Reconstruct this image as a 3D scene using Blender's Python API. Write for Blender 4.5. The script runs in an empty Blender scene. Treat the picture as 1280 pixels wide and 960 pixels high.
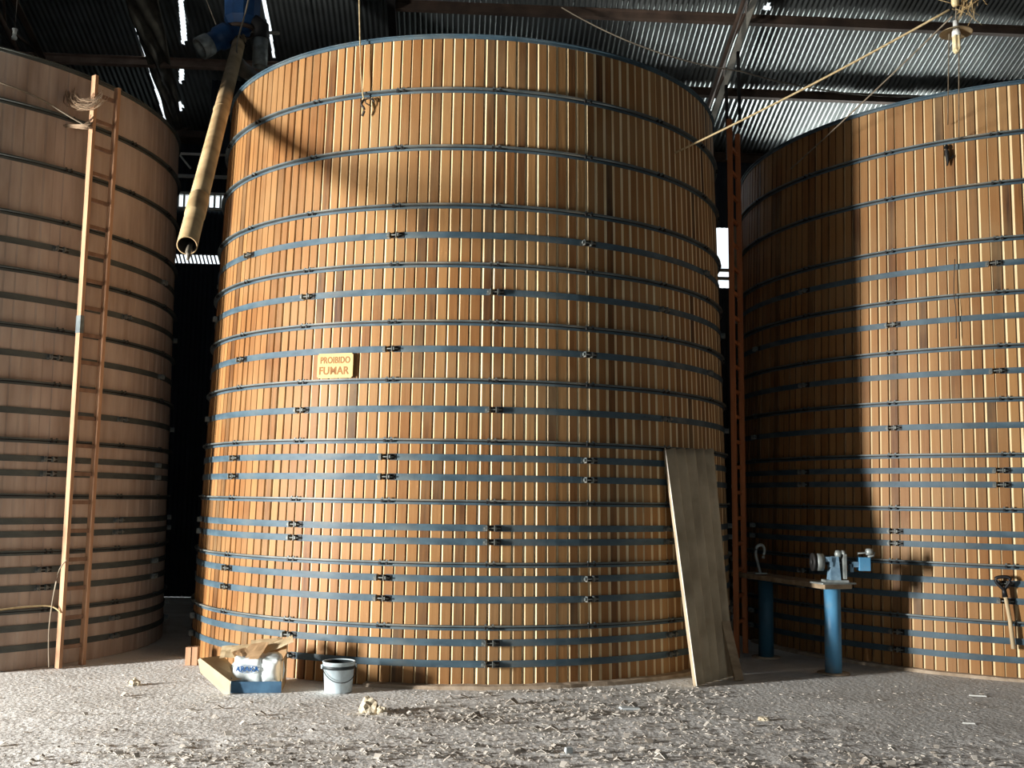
import bpy, bmesh, math, random
from mathutils import Vector, Matrix, noise
random.seed(7)
sin, cos, pi, rad = math.sin, math.cos, math.pi, math.radians
scene = bpy.context.scene
COL = scene.collection

# ---------------------------------------------------------------- camera
PITCH, ROLL, EYE = 0.1098, 0.0150, 1.6
fw = Vector((0, cos(PITCH), sin(PITCH)))
r0 = Vector((1, 0, 0)); u0 = r0.cross(fw)
rr = r0 * cos(ROLL) + u0 * sin(ROLL)
uu = -r0 * sin(ROLL) + u0 * cos(ROLL)
cd = bpy.data.cameras.new('camera'); cam = bpy.data.objects.new('camera', cd); COL.objects.link(cam)
M = Matrix((rr, uu, -fw)).transposed().to_4x4(); M.translation = Vector((0, 0, EYE))
cam.matrix_world = M
cd.sensor_width = 36; cd.lens = 36 * 1300 / 1280; cd.clip_end = 200
scene.camera = cam

# ---------------------------------------------------------------- light
EXPOSURE = 0.14
DOOR_W, EAVE_W, WORLD_S = 4300, 1300, 1.4
w = bpy.data.worlds.new('world'); scene.world = w; w.use_nodes = True
bg = w.node_tree.nodes['Background']; bg.inputs[0].default_value = (0.86, 0.95, 1.0, 1); bg.inputs[1].default_value = WORLD_S
vs = scene.view_settings
vs.view_transform = 'Standard'; vs.look = 'None'; vs.gamma = 1; vs.exposure = EXPOSURE; vs.use_curve_mapping = False

# building frame: P0 on the eave line, D1 down the roof and away, D2 along the purlins, HH horizontal away
P0 = Vector((3.718, 17.0, 7.398))
D1 = Vector((-0.0535, 0.940, -0.3368)).normalized()
HH = Vector((D1.x, D1.y, 0)).normalized()
D2 = Vector((HH.y, -HH.x, 0))
RN = D2.cross(D1).normalized()           # roof normal, upwards
ZV = Vector((0, 0, 1))
def roofp(lat, along, off=0.0):
    return P0 + D2 * lat - D1 * along + RN * off
def bld(lat, s, z):                      # s metres in front of the back wall
    p = P0 + D2 * lat - HH * s
    return Vector((p.x, p.y, z))

def area(name, loc, direction, sx, sy, watt, colr, up=ZV):
    ld = bpy.data.lights.new(name, 'AREA'); ld.shape = 'RECTANGLE'; ld.size = sx; ld.size_y = sy
    ld.energy = watt; ld.color = colr
    o = bpy.data.objects.new(name, ld); COL.objects.link(o)
    z = -direction.normalized(); x = up.cross(z).normalized(); y = z.cross(x)
    m = Matrix((x, y, z)).transposed().to_4x4(); m.translation = loc
    o.matrix_world = m
    return o
# daylight at the tall narrow doorway of the left wall
area('doorway_daylight', bld(-17.1, 12.85, 1.95), D2 * 0.9 + HH * 0.42, 0.55, 2.9, DOOR_W, (1.0, 0.985, 0.95))
# daylight at the open strip under the eave of the back wall
area('eave_daylight', bld(4.5, -1.5, 6.1), -HH * 0.85 + ZV * 0.5, 9.5, 1.1, EAVE_W, (0.95, 1.0, 0.97))

# ---------------------------------------------------------------- materials
def lin(c):
    return tuple((x / 12.92 if x <= 0.04045 else ((x + 0.055) / 1.055) ** 2.4) for x in (v / 255 for v in c))
def mat(name, c, c2=None, rough=0.7, metal=0.0, scale=(6, 6, 6), bump=0.0, detail=5, spec=0.4, c3=None, s3=(1, 1, 1), f3=0.5, bscale=None):
    m = bpy.data.materials.new(name); m.use_nodes = True
    nt = m.node_tree; N = nt.nodes; L = nt.links; b = N['Principled BSDF']
    b.inputs['Roughness'].default_value = rough; b.inputs['Metallic'].default_value = metal
    b.inputs['Specular IOR Level'].default_value = spec
    c2 = c2 or tuple(max(0, v * 0.75) for v in c)
    tc = N.new('ShaderNodeTexCoord'); mp = N.new('ShaderNodeMapping'); mp.inputs['Scale'].default_value = scale
    L.new(tc.outputs['Object'], mp.inputs[0])
    n = N.new('ShaderNodeTexNoise'); n.inputs['Scale'].default_value = 1.0; n.inputs['Detail'].default_value = detail
    L.new(mp.outputs[0], n.inputs['Vector'])
    rp = N.new('ShaderNodeValToRGB'); e = rp.color_ramp.elements
    e[0].position = 0.32; e[0].color = (*lin(c2), 1); e[1].position = 0.68; e[1].color = (*lin(c), 1)
    L.new(n.outputs[0], rp.inputs[0]); out = rp.outputs[0]
    if c3:
        mp3 = N.new('ShaderNodeMapping'); mp3.inputs['Scale'].default_value = s3; L.new(tc.outputs['Object'], mp3.inputs[0])
        n3 = N.new('ShaderNodeTexNoise'); n3.inputs['Scale'].default_value = 1; n3.inputs['Detail'].default_value = 6
        L.new(mp3.outputs[0], n3.inputs['Vector'])
        r3 = N.new('ShaderNodeMapRange'); r3.inputs[1].default_value = 0.5; r3.inputs[2].default_value = 0.72; r3.inputs[4].default_value = f3
        L.new(n3.outputs[0], r3.inputs[0])
        mx = N.new('ShaderNodeMix'); mx.data_type = 'RGBA'; L.new(r3.outputs[0], mx.inputs[0]); L.new(out, mx.inputs[6]); mx.inputs[7].default_value = (*lin(c3), 1)
        out = mx.outputs[2]
    L.new(out, b.inputs['Base Color'])
    if bump:
        nb = n
        if bscale:
            nb = N.new('ShaderNodeTexNoise'); nb.inputs['Scale'].default_value = bscale; nb.inputs['Detail'].default_value = 8; L.new(tc.outputs['Object'], nb.inputs['Vector'])
        bm_ = N.new('ShaderNodeBump'); bm_.inputs['Strength'].default_value = bump; bm_.inputs['Distance'].default_value = 0.02
        L.new(nb.outputs[0], bm_.inputs['Height']); L.new(bm_.outputs[0], b.inputs['Normal'])
    return m

def stave_mat(name, dark, mid, light, dust, rough, spec):
    m = bpy.data.materials.new(name); m.use_nodes = True
    nt = m.node_tree; N = nt.nodes; L = nt.links; b = N['Principled BSDF']
    b.inputs['Roughness'].default_value = rough; b.inputs['Specular IOR Level'].default_value = spec
    at = N.new('ShaderNodeAttribute'); at.attribute_name = 'tone'
    rp = N.new('ShaderNodeValToRGB'); e = rp.color_ramp.elements
    e[0].position = 0.0; e[0].color = (*lin(dark), 1); e[1].position = 1.0; e[1].color = (*lin(light), 1)
    k = e.new(0.3); k.color = (*lin(mid), 1)
    tc = N.new('ShaderNodeTexCoord'); mp = N.new('ShaderNodeMapping'); mp.inputs['Scale'].default_value = (28, 28, 1.6); L.new(tc.outputs['Object'], mp.inputs[0])
    n = N.new('ShaderNodeTexNoise'); n.inputs['Scale'].default_value = 1; n.inputs['Detail'].default_value = 6; L.new(mp.outputs[0], n.inputs['Vector'])
    ma = N.new('ShaderNodeMath'); ma.operation = 'MULTIPLY_ADD'; L.new(n.outputs[0], ma.inputs[0]); ma.inputs[1].default_value = 0.5
    sb = N.new('ShaderNodeMath'); sb.operation = 'ADD'; L.new(at.outputs['Fac'], sb.inputs[0]); sb.inputs[1].default_value = -0.25; L.new(sb.outputs[0], ma.inputs[2])
    L.new(ma.outputs[0], rp.inputs[0])
    n2 = N.new('ShaderNodeTexNoise'); n2.inputs['Scale'].default_value = 1.3; n2.inputs['Detail'].default_value = 5; L.new(tc.outputs['Object'], n2.inputs['Vector'])
    r2 = N.new('ShaderNodeMapRange'); r2.inputs[1].default_value = 0.42; r2.inputs[2].default_value = 0.75; r2.inputs[4].default_value = 0.55; L.new(n2.outputs[0], r2.inputs[0])
    mx = N.new('ShaderNodeMix'); mx.data_type = 'RGBA'; L.new(r2.outputs[0], mx.inputs[0]); L.new(rp.outputs[0], mx.inputs[6]); mx.inputs[7].default_value = (*lin(dust), 1)
    L.new(mx.outputs[2], b.inputs['Base Color'])
    bp = N.new('ShaderNodeBump'); bp.inputs['Strength'].default_value = 0.25; bp.inputs['Distance'].default_value = 0.01
    L.new(n.outputs[0], bp.inputs['Height']); L.new(bp.outputs[0], b.inputs['Normal'])
    return m

M_STAVE = stave_mat('stave_wood', (60, 40, 28), (134, 90, 50), (172, 127, 78), (158, 130, 92), 0.55, 0.22)
M_EDGE = mat('stave_edge_wood', (238, 216, 172), (218, 186, 138), rough=0.55, scale=(9, 9, 2), spec=0.3)  # pale edge wood, raised further so the colour carries the side light
M_SHADE = mat('stave_wood_dusty_shade', (188, 168, 152), (160, 138, 122), rough=0.85, scale=(9, 9, 1.2), c3=(200, 184, 170), s3=(1.4, 1.4, 0.7), f3=0.5)  # dusty wood; the shaded tank's greyer, paler look is put into the colour
M_HOOP = mat('hoop_blue_paint', (76, 97, 108), (54, 73, 84), rough=0.55, metal=0.0, spec=0.3, scale=(5, 5, 12), c3=(124, 122, 110), s3=(3, 3, 9), f3=0.35)
M_HOOPS = mat('shaded_hoop_iron', (84, 88, 84), (62, 66, 64), rough=0.7, scale=(5, 5, 12))
M_HOOPD = mat('hoop_grey_iron', (106, 114, 114), (72, 82, 84), rough=0.55, metal=0.15, scale=(5, 5, 12), c3=(170, 150, 120), s3=(2, 2, 4), f3=0.4)
M_DARK = mat('dark_iron', (46, 44, 42), (28, 26, 26), rough=0.6, metal=0.3)
M_BOARD = mat('grey_board', (110, 92, 74), (80, 66, 54), rough=0.9)
M_DUST = mat('dusty_footing', (188, 170, 148), (150, 130, 108), rough=0.95, scale=(9, 9, 9), bump=0.5)
M_FLOOR = mat('dusty_concrete', (242, 240, 235), (218, 215, 209), rough=0.95, scale=(1.1, 1.1, 1.1), detail=9, bump=0.55, bscale=26, c3=(192, 184, 174), s3=(2.4, 2.4, 2.4), f3=0.55, spec=0.2)
M_ROOF = mat('corrugated_iron', (150, 156, 154), (92, 96, 95), rough=0.36, metal=0.7, scale=(0.5, 0.5, 0.5), c3=(70, 66, 60), s3=(0.8, 0.8, 0.8), f3=0.5)
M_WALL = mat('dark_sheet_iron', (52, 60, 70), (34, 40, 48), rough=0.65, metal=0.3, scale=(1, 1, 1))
M_STEEL = mat('brown_steel', (92, 74, 62), (64, 52, 44), rough=0.75, metal=0.2, scale=(4, 4, 4))
M_STEELP = mat('brightened_brown_steel', (168, 142, 126), (128, 106, 94), rough=0.8, scale=(4, 4, 4))  # paler tone makes up for light missing on the left purlin
M_PALEST = mat('pale_painted_steel', (158, 152, 138), (118, 112, 100), rough=0.7, scale=(4, 4, 4))
M_LADDER = mat('ladder_wood', (186, 144, 110), (156, 116, 86), rough=0.7, scale=(14, 14, 1.5))
M_RUNG = mat('shaded_rung_wood', (140, 108, 86), (112, 84, 66), rough=0.85, scale=(14, 14, 3))  # darker than the rails: their shade is put into the rung colour
M_LADDER2 = mat('reddish_ladder_wood', (176, 104, 58), (138, 78, 42), rough=0.7, scale=(14, 14, 1.5))
M_PIPE = mat('dusty_pipe', (214, 184, 138), (178, 146, 102), rough=0.7, scale=(4, 4, 4), c3=(120, 92, 62), s3=(3, 3, 3), f3=0.5)
M_PIPEIN = mat('dark_pipe_inside', (60, 48, 38), (36, 30, 26), rough=0.9)
M_BLUEDK = mat('shaded_post_paint', (40, 84, 104), (28, 62, 80), rough=0.6, scale=(5, 5, 3))  # far post's shade is put into this darker blue
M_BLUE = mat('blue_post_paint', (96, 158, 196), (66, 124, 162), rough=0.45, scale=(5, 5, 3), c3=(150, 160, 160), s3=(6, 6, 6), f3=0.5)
M_BLUED = mat('deep_blue_paint', (26, 68, 112), (16, 44, 78), rough=0.5, scale=(4, 4, 4))
M_GREYM = mat('worn_grey_iron', (170, 176, 172), (120, 124, 120), rough=0.5, metal=0.35, scale=(12, 12, 12))
M_VBLUE = mat('worn_blue_iron', (150, 178, 196), (96, 128, 150), rough=0.5, metal=0.2, scale=(14, 14, 14))
M_BENCH = mat('bench_plank', (172, 152, 124), (128, 108, 84), rough=0.8, scale=(3, 12, 12))
M_SHEET = mat('fibre_cement', (206, 188, 158), (172, 154, 126), rough=0.9, scale=(3, 3, 3), c3=(126, 108, 86), s3=(4, 4, 1.5), f3=0.6)
M_PALEEDGE = mat('pale_sheet_edge', (236, 230, 216), (214, 206, 190), rough=0.85)
M_CARD = mat('cardboard', (206, 174, 134), (180, 146, 106), rough=0.9, scale=(5, 5, 5))
M_CARDP = mat('pale_cardboard', (242, 226, 192), (224, 202, 162), rough=0.9, scale=(4, 4, 4))
M_CARDW = mat('white_printed_card', (208, 214, 214), (184, 190, 190), rough=0.8)
M_CARDB = mat('blue_printed_card', (74, 112, 140), (44, 74, 100), rough=0.75)
M_SACK = mat('white_plastic_sack', (236, 242, 240), (206, 216, 214), rough=0.4, scale=(8, 8, 8), bump=0.3)
M_INK = mat('blue_ink', (44, 104, 170), (38, 92, 152), rough=0.5)
M_PAIL = mat('white_pail_plastic', (214, 228, 234), (186, 202, 208), rough=0.4, scale=(6, 6, 6), c3=(150, 150, 140), s3=(9, 9, 9), f3=0.45)
M_PAILD = mat('pail_dark_band', (52, 60, 62), (34, 40, 42), rough=0.5)
M_SIGN = mat('cream_sign', (198, 168, 108), (186, 154, 94), rough=0.6)
M_SIGNT = mat('faded_sign_letters', (146, 98, 44), (136, 88, 38), rough=0.7)
M_WHITE = mat('white_paint', (238, 238, 232), (214, 214, 206), rough=0.5)
M_LAMP = mat('cream_lamp_glass', (240, 222, 178), (222, 200, 150), rough=0.3)
M_ENAM = mat('enamel_reflector', (168, 150, 118), (120, 104, 80), rough=0.4, metal=0.3)
M_ROPE = mat('pale_rope', (206, 184, 140), (170, 148, 108), rough=0.9, scale=(40, 40, 40))
M_WIRE = mat('grey_wire', (150, 138, 118), (112, 100, 84), rough=0.7)
M_WIRED = mat('dark_wire', (70, 62, 52), (48, 42, 36), rough=0.7)
M_STRAW = mat('straw', (214, 186, 136), (176, 146, 98), rough=0.9)
M_TWINE = mat('dusty_twine', (156, 134, 110), (124, 102, 80), rough=0.95)
M_FLAKE = mat('pale_shavings', (214, 207, 196), (168, 157, 143), rough=0.95, scale=(3, 3, 3))
M_CLOD = mat('clod_of_waste', (226, 214, 190), (188, 172, 144), rough=0.95, scale=(20, 20, 20), bump=0.6)
M_TARP = mat('dusty_plastic_tarp', (120, 112, 98), (70, 66, 58), rough=0.35, scale=(5, 5, 2), spec=0.6)
M_BLACK = mat('black_plastic', (26, 26, 28), (18, 18, 20), rough=0.45)
M_SHAFT = mat('pale_shaft_wood', (222, 202, 168), (192, 168, 128), rough=0.6, scale=(20, 20, 2))
M_GLASS = mat('dusty_window_glass', (214, 226, 220), (190, 204, 198), rough=0.3)

# ---------------------------------------------------------------- mesh helpers
def box(bm, c, s, R=None, mi=0, taper=1.0):
    vs_ = []
    for z in (-1, 1):
        k = taper if z > 0 else 1.0
        for x, y in ((-1, -1), (1, -1), (1, 1), (-1, 1)):
            v = Vector((x * s[0] / 2 * k, y * s[1] / 2 * k, z * s[2] / 2))
            if R: v = R @ v
            vs_.append(bm.verts.new(Vector(c) + v))
    for f in ((3, 2, 1, 0), (4, 5, 6, 7), (0, 1, 5, 4), (1, 2, 6, 5), (2, 3, 7, 6), (3, 0, 4, 7)):
        bm.faces.new([vs_[i] for i in f]).material_index = mi
def frame_of(d, up=ZV):
    d = d.normalized()
    if abs(d.dot(up)) > 0.98: up = Vector((1, 0, 0))
    x = up.cross(d).normalized(); y = d.cross(x)
    return x, y, d
def beam(bm, a, b, wx, wy, up=ZV, mi=0):
    """square bar from a to b; wx sideways, wy along up"""
    a = Vector(a); b = Vector(b); x, y, d = frame_of(b - a, up)
    box(bm, (a + b) / 2, (wx, wy, (b - a).length), Matrix((x, y, d)).transposed(), mi)
def tube(bm, pts, r, n=8, cap=True, mi=0):
    pts = [Vector(p) for p in pts]; rings = []
    for i, p in enumerate(pts):
        d = (pts[min(i + 1, len(pts) - 1)] - pts[max(i - 1, 0)])
        x, y, _ = frame_of(d)
        ri = r[i] if isinstance(r, (list, tuple)) else r
        rings.append([bm.verts.new(p + x * ri * cos(2 * pi * k / n) + y * ri * sin(2 * pi * k / n)) for k in range(n)])
    for A, B in zip(rings, rings[1:]):
        for k in range(n):
            f = bm.faces.new((A[k], A[(k + 1) % n], B[(k + 1) % n], B[k])); f.material_index = mi; f.smooth = True
    if cap:
        bm.faces.new(rings[0][::-1]).material_index = mi; bm.faces.new(rings[-1]).material_index = mi
def lathe(bm, prof, n=32, mi=0, close=False, origin=(0, 0, 0), ax=None, smooth=True):
    """prof: (r, z) list"""
    R = ax or Matrix.Identity(3); o = Vector(origin); rings = []
    for r, z in prof:
        rings.append([bm.verts.new(o + R @ Vector((r * cos(2 * pi * k / n), r * sin(2 * pi * k / n), z))) for k in range(n)])
    P = list(zip(rings, rings[1:]))
    if close: P.append((rings[-1], rings[0]))
    for A, B in P:
        for k in range(n):
            f = bm.faces.new((A[k], A[(k + 1) % n], B[(k + 1) % n], B[k])); f.material_index = mi; f.smooth = smooth
def sag(a, b, drop, n=16):
    a = Vector(a); b = Vector(b)
    return [a.lerp(b, t) - ZV * drop * 4 * t * (1 - t) for t in (i / n for i in range(n + 1))]
def arc(a, n=10):
    return a
def obj(name, bm, mats, parent=None, loc=None, normals=True):
    if normals: bmesh.ops.recalc_face_normals(bm, faces=bm.faces)
    me = bpy.data.meshes.new(name); bm.to_mesh(me); bm.free()
    for m in (mats if isinstance(mats, (list, tuple)) else [mats]): me.materials.append(m)
    o = bpy.data.objects.new(name, me); COL.objects.link(o)
    if parent: o.parent = parent
    if loc is not None: o.location = loc
    return o
def tag(o, label, cat, group=None, kind=None):
    o['label'] = label; o['category'] = cat
    if group: o['group'] = group
    if kind: o['kind'] = kind
    return o
def thing(name, label, cat, loc=(0, 0, 0), group=None, rot=None):
    o = bpy.data.objects.new(name, None); COL.objects.link(o); o.location = loc
    if rot: o.rotation_euler = rot
    o.empty_display_size = 0.1
    return tag(o, label, cat, group)
def struct(name, bm, mats, label=None, cat=None, normals=True):
    o = obj(name, bm, mats, normals=normals); o['kind'] = 'structure'
    if label: o['label'] = label; o['category'] = cat or name.split('_')[0]
    return o
def origin_to(o, p):
    """move a mesh object's origin to p keeping its geometry in place"""
    p = Vector(p); o.data.transform(Matrix.Translation(-p)); o.location = p
    return o
def crom(pts, n=6):
    pts = [Vector(p) for p in pts]; out = []
    for i in range(len(pts) - 1):
        a, b, c, d = pts[max(i - 1, 0)], pts[i], pts[i + 1], pts[min(i + 2, len(pts) - 1)]
        for k in range(n):
            t = k / n
            out.append(0.5 * ((2 * b) + (c - a) * t + (2 * a - 5 * b + 4 * c - d) * t * t + (3 * b - a - 3 * c + d) * t ** 3))
    out.append(pts[-1]); return out

# ---------------------------------------------------------------- floor
bm = bmesh.new()
nx, ny, X0, X1, Y0, Y1 = 300, 150, -6.0, 6.0, 5.4, 11.4
def fh(x, y):
    n1 = noise.noise(Vector((x * 1.3, y * 1.3, 0))); n2 = noise.noise(Vector((x * 6, y * 6, 3))); n3 = noise.noise(Vector((x * 17, y * 17, 7)))
    n4 = max(0, noise.noise(Vector((x * 2.2 + 9, y * 3.1, 1))))
    e = min(1, (x - X0) / 0.5, (X1 - x) / 0.5, (y - Y0) / 0.5, (Y1 - y) / 0.5)
    near = min(1, max(0.25, (9.0 - y) / 2.0))
    return e * near * (0.010 * n1 + 0.010 * n2 * (0.4 + 2 * n4) + 0.006 * n3 * (0.5 + 2 * n4)) - 0.004
g = [[bm.verts.new((X0 + (X1 - X0) * i / nx, Y0 + (Y1 - Y0) * j / ny, fh(X0 + (X1 - X0) * i / nx, Y0 + (Y1 - Y0) * j / ny))) for i in range(nx + 1)] for j in range(ny + 1)]
for j in range(ny):
    for i in range(nx): bm.faces.new((g[j][i], g[j][i + 1], g[j + 1][i + 1], g[j + 1][i])).smooth = True
def quad(a, b, c, d, mi=0): 
    f = bm.faces.new([bm.verts.new(p) for p in (a, b, c, d)]); f.material_index = mi
E0, E1, F0, F1, zf = -15, 18, -10, 20, -0.004
quad((E0, F0, zf), (E1, F0, zf), (E1, Y0, zf), (E0, Y0, zf)); quad((E0, Y1, zf), (E1, Y1, zf), (E1, F1, zf), (E0, F1, zf))
quad((E0, Y0, zf), (X0, Y0, zf), (X0, Y1, zf), (E0, Y1, zf)); quad((X1, Y0, zf), (E1, Y0, zf), (E1, Y1, zf), (X1, Y1, zf))
struct('floor', bm, M_FLOOR, 'dusty grey concrete floor littered with shavings', 'floor', normals=False)

# ---------------------------------------------------------------- roof and walls
SLITS = [
    [(-9.316, 2.913), (-9.283, 2.915), (-9.33, 2.314), (-9.296, 2.0), (-9.312, 0.975), (-9.306, 0.26), (-9.379, 0.217), (-9.358, 0.936), (-9.328, 1.966)],
    [(-7.44, 3.3), (-7.373, 3.3), (-7.384, 2.497), (-7.412, 1.907), (-7.447, 1.905), (-7.43, 2.418)],
    [(-8.533, 3.3), (-8.466, 3.3), (-8.632, 2.196), (-8.741, 2.062), (-8.672, 2.427)],
    [(-8.85, 1.73), (-8.804, 1.564), (-8.874, 1.354), (-8.955, 1.262)],
    [(-9.061, 0.898), (-8.994, 0.754), (-9.099, 0.617)],
    [(-0.468, 3.281), (-0.384, 3.344), (-0.336, 3.258), (-0.399, 3.196)]]
def inside(p, poly):
    c = False
    for (x1, y1), (x2, y2) in zip(poly, poly[1:] + poly[:1]):
        if (y1 > p[1]) != (y2 > p[1]) and p[0] < (x2 - x1) * (p[1] - y1) / (y2 - y1) + x1: c = not c
    return c
PER, AMP = 0.076, 0.009
def corr_sheet(bm, l0, l1, a0, a1, rows, fn, seg=6, slits=(), amp=AMP):
    n = int(round((l1 - l0) / PER * seg))
    ls = [l0 + (l1 - l0) * i / n for i in range(n + 1)]; as_ = [a0 + (a1 - a0) * j / rows for j in range(rows + 1)]
    V = [[bm.verts.new(fn(l, a, amp * sin(2 * pi * l / PER))) for l in ls] for a in as_]
    for j in range(rows):
        for i in range(n):
            if slits:
                p = ((ls[i] + ls[i + 1]) / 2, (as_[j] + as_[j + 1]) / 2)
                if any(inside(p, s) for s in slits): continue
            bm.faces.new((V[j][i], V[j][i + 1], V[j + 1][i + 1], V[j + 1][i])).smooth = True
bm = bmesh.new()
# each lap of sheets (about 0.9 m wide) sits a few millimetres off its neighbour
l = -15.0
k = 0
while l < 9.0:
    l1 = min(l + 0.912, 9.0); off = 0.006 * (k % 2)
    fine = -9.7 < l + 0.45 < -7.0 or -0.9 < l + .45 < 0.3
    corr_sheet(bm, l, l1 + 0.03, -0.25, 4.6, 70 if fine else 3, lambda L, A, h, off=off: roofp(L, A, h + off), 8, SLITS if fine else ())
    l = l1; k += 1
struct('ceiling', bm, M_ROOF, 'sloping corrugated iron roof over the tanks', 'ceiling', normals=False)
bm = bmesh.new()
def rquad(p):
    bm.faces.new([bm.verts.new(v) for v in p])
rquad([roofp(-15, 4.6), roofp(9, 4.6), roofp(9, 15), roofp(-15, 15)])
top = roofp(-15, 15); topr = roofp(9, 15)
rquad([top, topr, topr - HH * 12 - ZV * 4.3, top - HH * 12 - ZV * 4.3])
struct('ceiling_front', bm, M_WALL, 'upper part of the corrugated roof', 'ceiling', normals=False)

def wall_patch(bm, lats, zs, holes, fn):
    for a, b in zip(lats, lats[1:]):
        for c, d in zip(zs, zs[1:]):
            if any(h[0] <= (a + b) / 2 <= h[1] and h[2] <= (c + d) / 2 <= h[3] for h in holes): continue
            corr_sheet(bm, a, b, c, d, 1, fn, 6, (), 0.009)
bm = bmesh.new()
HOLES = [(-9.4, -8.2, 6.19, 6.42), (-9.4, -8.2, 5.30, 5.44), (-0.7, -0.04, 5.13, 6.15), (0.6, 8.9, 6.55, 7.10), (-3.4, -1.4, 6.55, 7.10)]
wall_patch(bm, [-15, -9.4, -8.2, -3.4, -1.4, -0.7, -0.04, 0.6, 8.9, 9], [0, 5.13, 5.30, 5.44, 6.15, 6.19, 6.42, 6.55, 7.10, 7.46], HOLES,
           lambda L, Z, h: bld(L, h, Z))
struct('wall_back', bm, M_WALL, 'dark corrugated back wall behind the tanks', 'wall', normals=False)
# window with white bars between the left and the middle tank
bm = bmesh.new()
for z in (6.73, 6.44, 6.19): beam(bm, bld(-9.4, 0.05, z), bld(-8.2, 0.05, z), 0.06, 0.045)
for L in [-9.38 + 0.097 * q for q in range(13)]: beam(bm, bld(L, 0.05, 6.17), bld(L, 0.05, 6.46), 0.035, 0.03)
struct('window_1', bm, M_WHITE, 'white barred window between the left and middle tanks', 'window')
bm = bmesh.new()
for z in (5.28, 5.42): beam(bm, bld(-0.7, 0.04, z), bld(-0.04, 0.04, z), 0.05, 0.05)
beam(bm, bld(-0.7, .04, 5.1), bld(-0.7, .04, 6.17), .06, .06); beam(bm, bld(-.04, .04, 5.1), bld(-.04, .04, 6.17), .06, .06)
struct('window_2', bm, M_PALEST, 'tall bright window seen in the gap beside the right ladder', 'window')
bm = bmesh.new()
for L in [-9.4 + 0.062 * q for q in range(21)]: beam(bm, bld(L, 0.02, 5.29), bld(L - 0.05, 0.02, 5.46), 0.032, 0.02)
struct('trim_9', bm, M_STEEL, 'slanted slats in the low bright slot between the left and middle tanks', 'slats')
# rail with diagonal brace just above the left window
bm = bmesh.new()
beam(bm, bld(-9.4, 0.3, 7.02), bld(-8.2, 0.3, 7.02), 0.03, 0.035); beam(bm, bld(-9.15, 0.3, 7.02), bld(-8.95, 0.3, 6.78), 0.03, 0.03)
struct('trim_1', bm, M_WHITE, 'thin white rail above the barred window', 'rail')
bm = bmesh.new()
beam(bm, bld(-9.6, 0.25, 7.36), bld(-8.2, 0.25, 7.36), 0.08, 0.10); beam(bm, bld(-9.3, 0.2, 7.34), bld(-8.3, 0.2, 7.9), 0.05, 0.05)
struct('trim_8', bm, M_STEEL, 'steel girt with a brace at the eave between the left and middle tanks', 'girt')
# side walls
bm = bmesh.new()
def wq(s0, s1, z0, z1, lat):
    bm.faces.new([bm.verts.new(p) for p in (bld(lat, s0, z0), bld(lat, s1, z0), bld(lat, s1, z1), bld(lat, s0, z1))])
wq(0, 10.7, 0, 7.5, -15); wq(10.7, 12.8, 4.5, 7.5, -15); wq(12.8, 26, 0, 7.5, -15)
bm.faces.new([bm.verts.new(p) for p in (bld(-15, 0, 7.5), bld(-15, 26, 7.5), bld(-15, 26, 8.5), bld(-15, 14.1, 12.4))])
struct('wall_left', bm, M_WALL, 'left wall of the shed with a tall doorway', 'wall', normals=False)
bm = bmesh.new()
wq(0, 26, 0, 7.5, 9); bm.faces.new([bm.verts.new(p) for p in (bld(9, 0, 7.5), bld(9, 26, 7.5), bld(9, 26, 8.5), bld(9, 14.1, 12.4))])
struct('wall_right', bm, M_WALL, 'right wall of the shed', 'wall', normals=False)

bm = bmesh.new()
def wf(l0, l1, z0, z1):
    bm.faces.new([bm.verts.new(p) for p in (bld(l0, 24, z0), bld(l1, 24, z0), bld(l1, 24, z1), bld(l0, 24, z1))])
wf(-15, -7, 0, 9.3); wf(5, 9, 0, 9.3); wf(-7, 5, 4.0, 9.3)  # unseen wall added around an opening sized to limit the fill light
struct('wall_front', bm, M_WALL, 'unseen front wall of the shed, its gateway shaped for the fill light', 'wall', normals=False)
# purlins, rafters and trusses
def steel(name, fnc, m, label, cat):
    b_ = bmesh.new(); fnc(b_); o = struct(name, b_, m, label, cat); return o
def purlin(a, l0, l1, dx=0.0):
    def f(b_):
        beam(b_, roofp(l0, a, -0.085), roofp(l1, a + dx, -0.085), 0.012, 0.11, RN)
        beam(b_, roofp(l0, a - .025, -0.135), roofp(l1, a + dx - .025, -0.135), 0.06, 0.012, RN)
        beam(b_, roofp(l0, a + .025, -0.03), roofp(l1, a + dx + .025, -0.03), 0.06, 0.012, RN)
    return f
steel('trim_2', purlin(3.10, -5.6, 9), M_STEEL, 'uppermost brown purlin crossing the roof on the right', 'purlin')
steel('trim_3', purlin(1.60, -5.6, 9), M_STEEL, 'middle brown purlin between middle and right tanks', 'purlin')
steel('trim_4', purlin(0.06, -15, 9), M_STEEL, 'lowest purlin along the eave', 'purlin')
steel('trim_5', purlin(1.80, -15, -5.6), M_STEELP, 'long brown purlin above the left tank', 'purlin')
steel('trim_6', purlin(4.5, -15, 9), M_STEEL, 'purlin over the camera', 'purlin')
def rafter(b_): beam(b_, roofp(-5.64, -0.2, -0.11), roofp(-5.64, 8, -0.11), 0.11, 0.16, RN)
steel('trim_7', rafter, M_DARK, 'dark rafter behind the middle tank', 'rafter')
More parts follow.
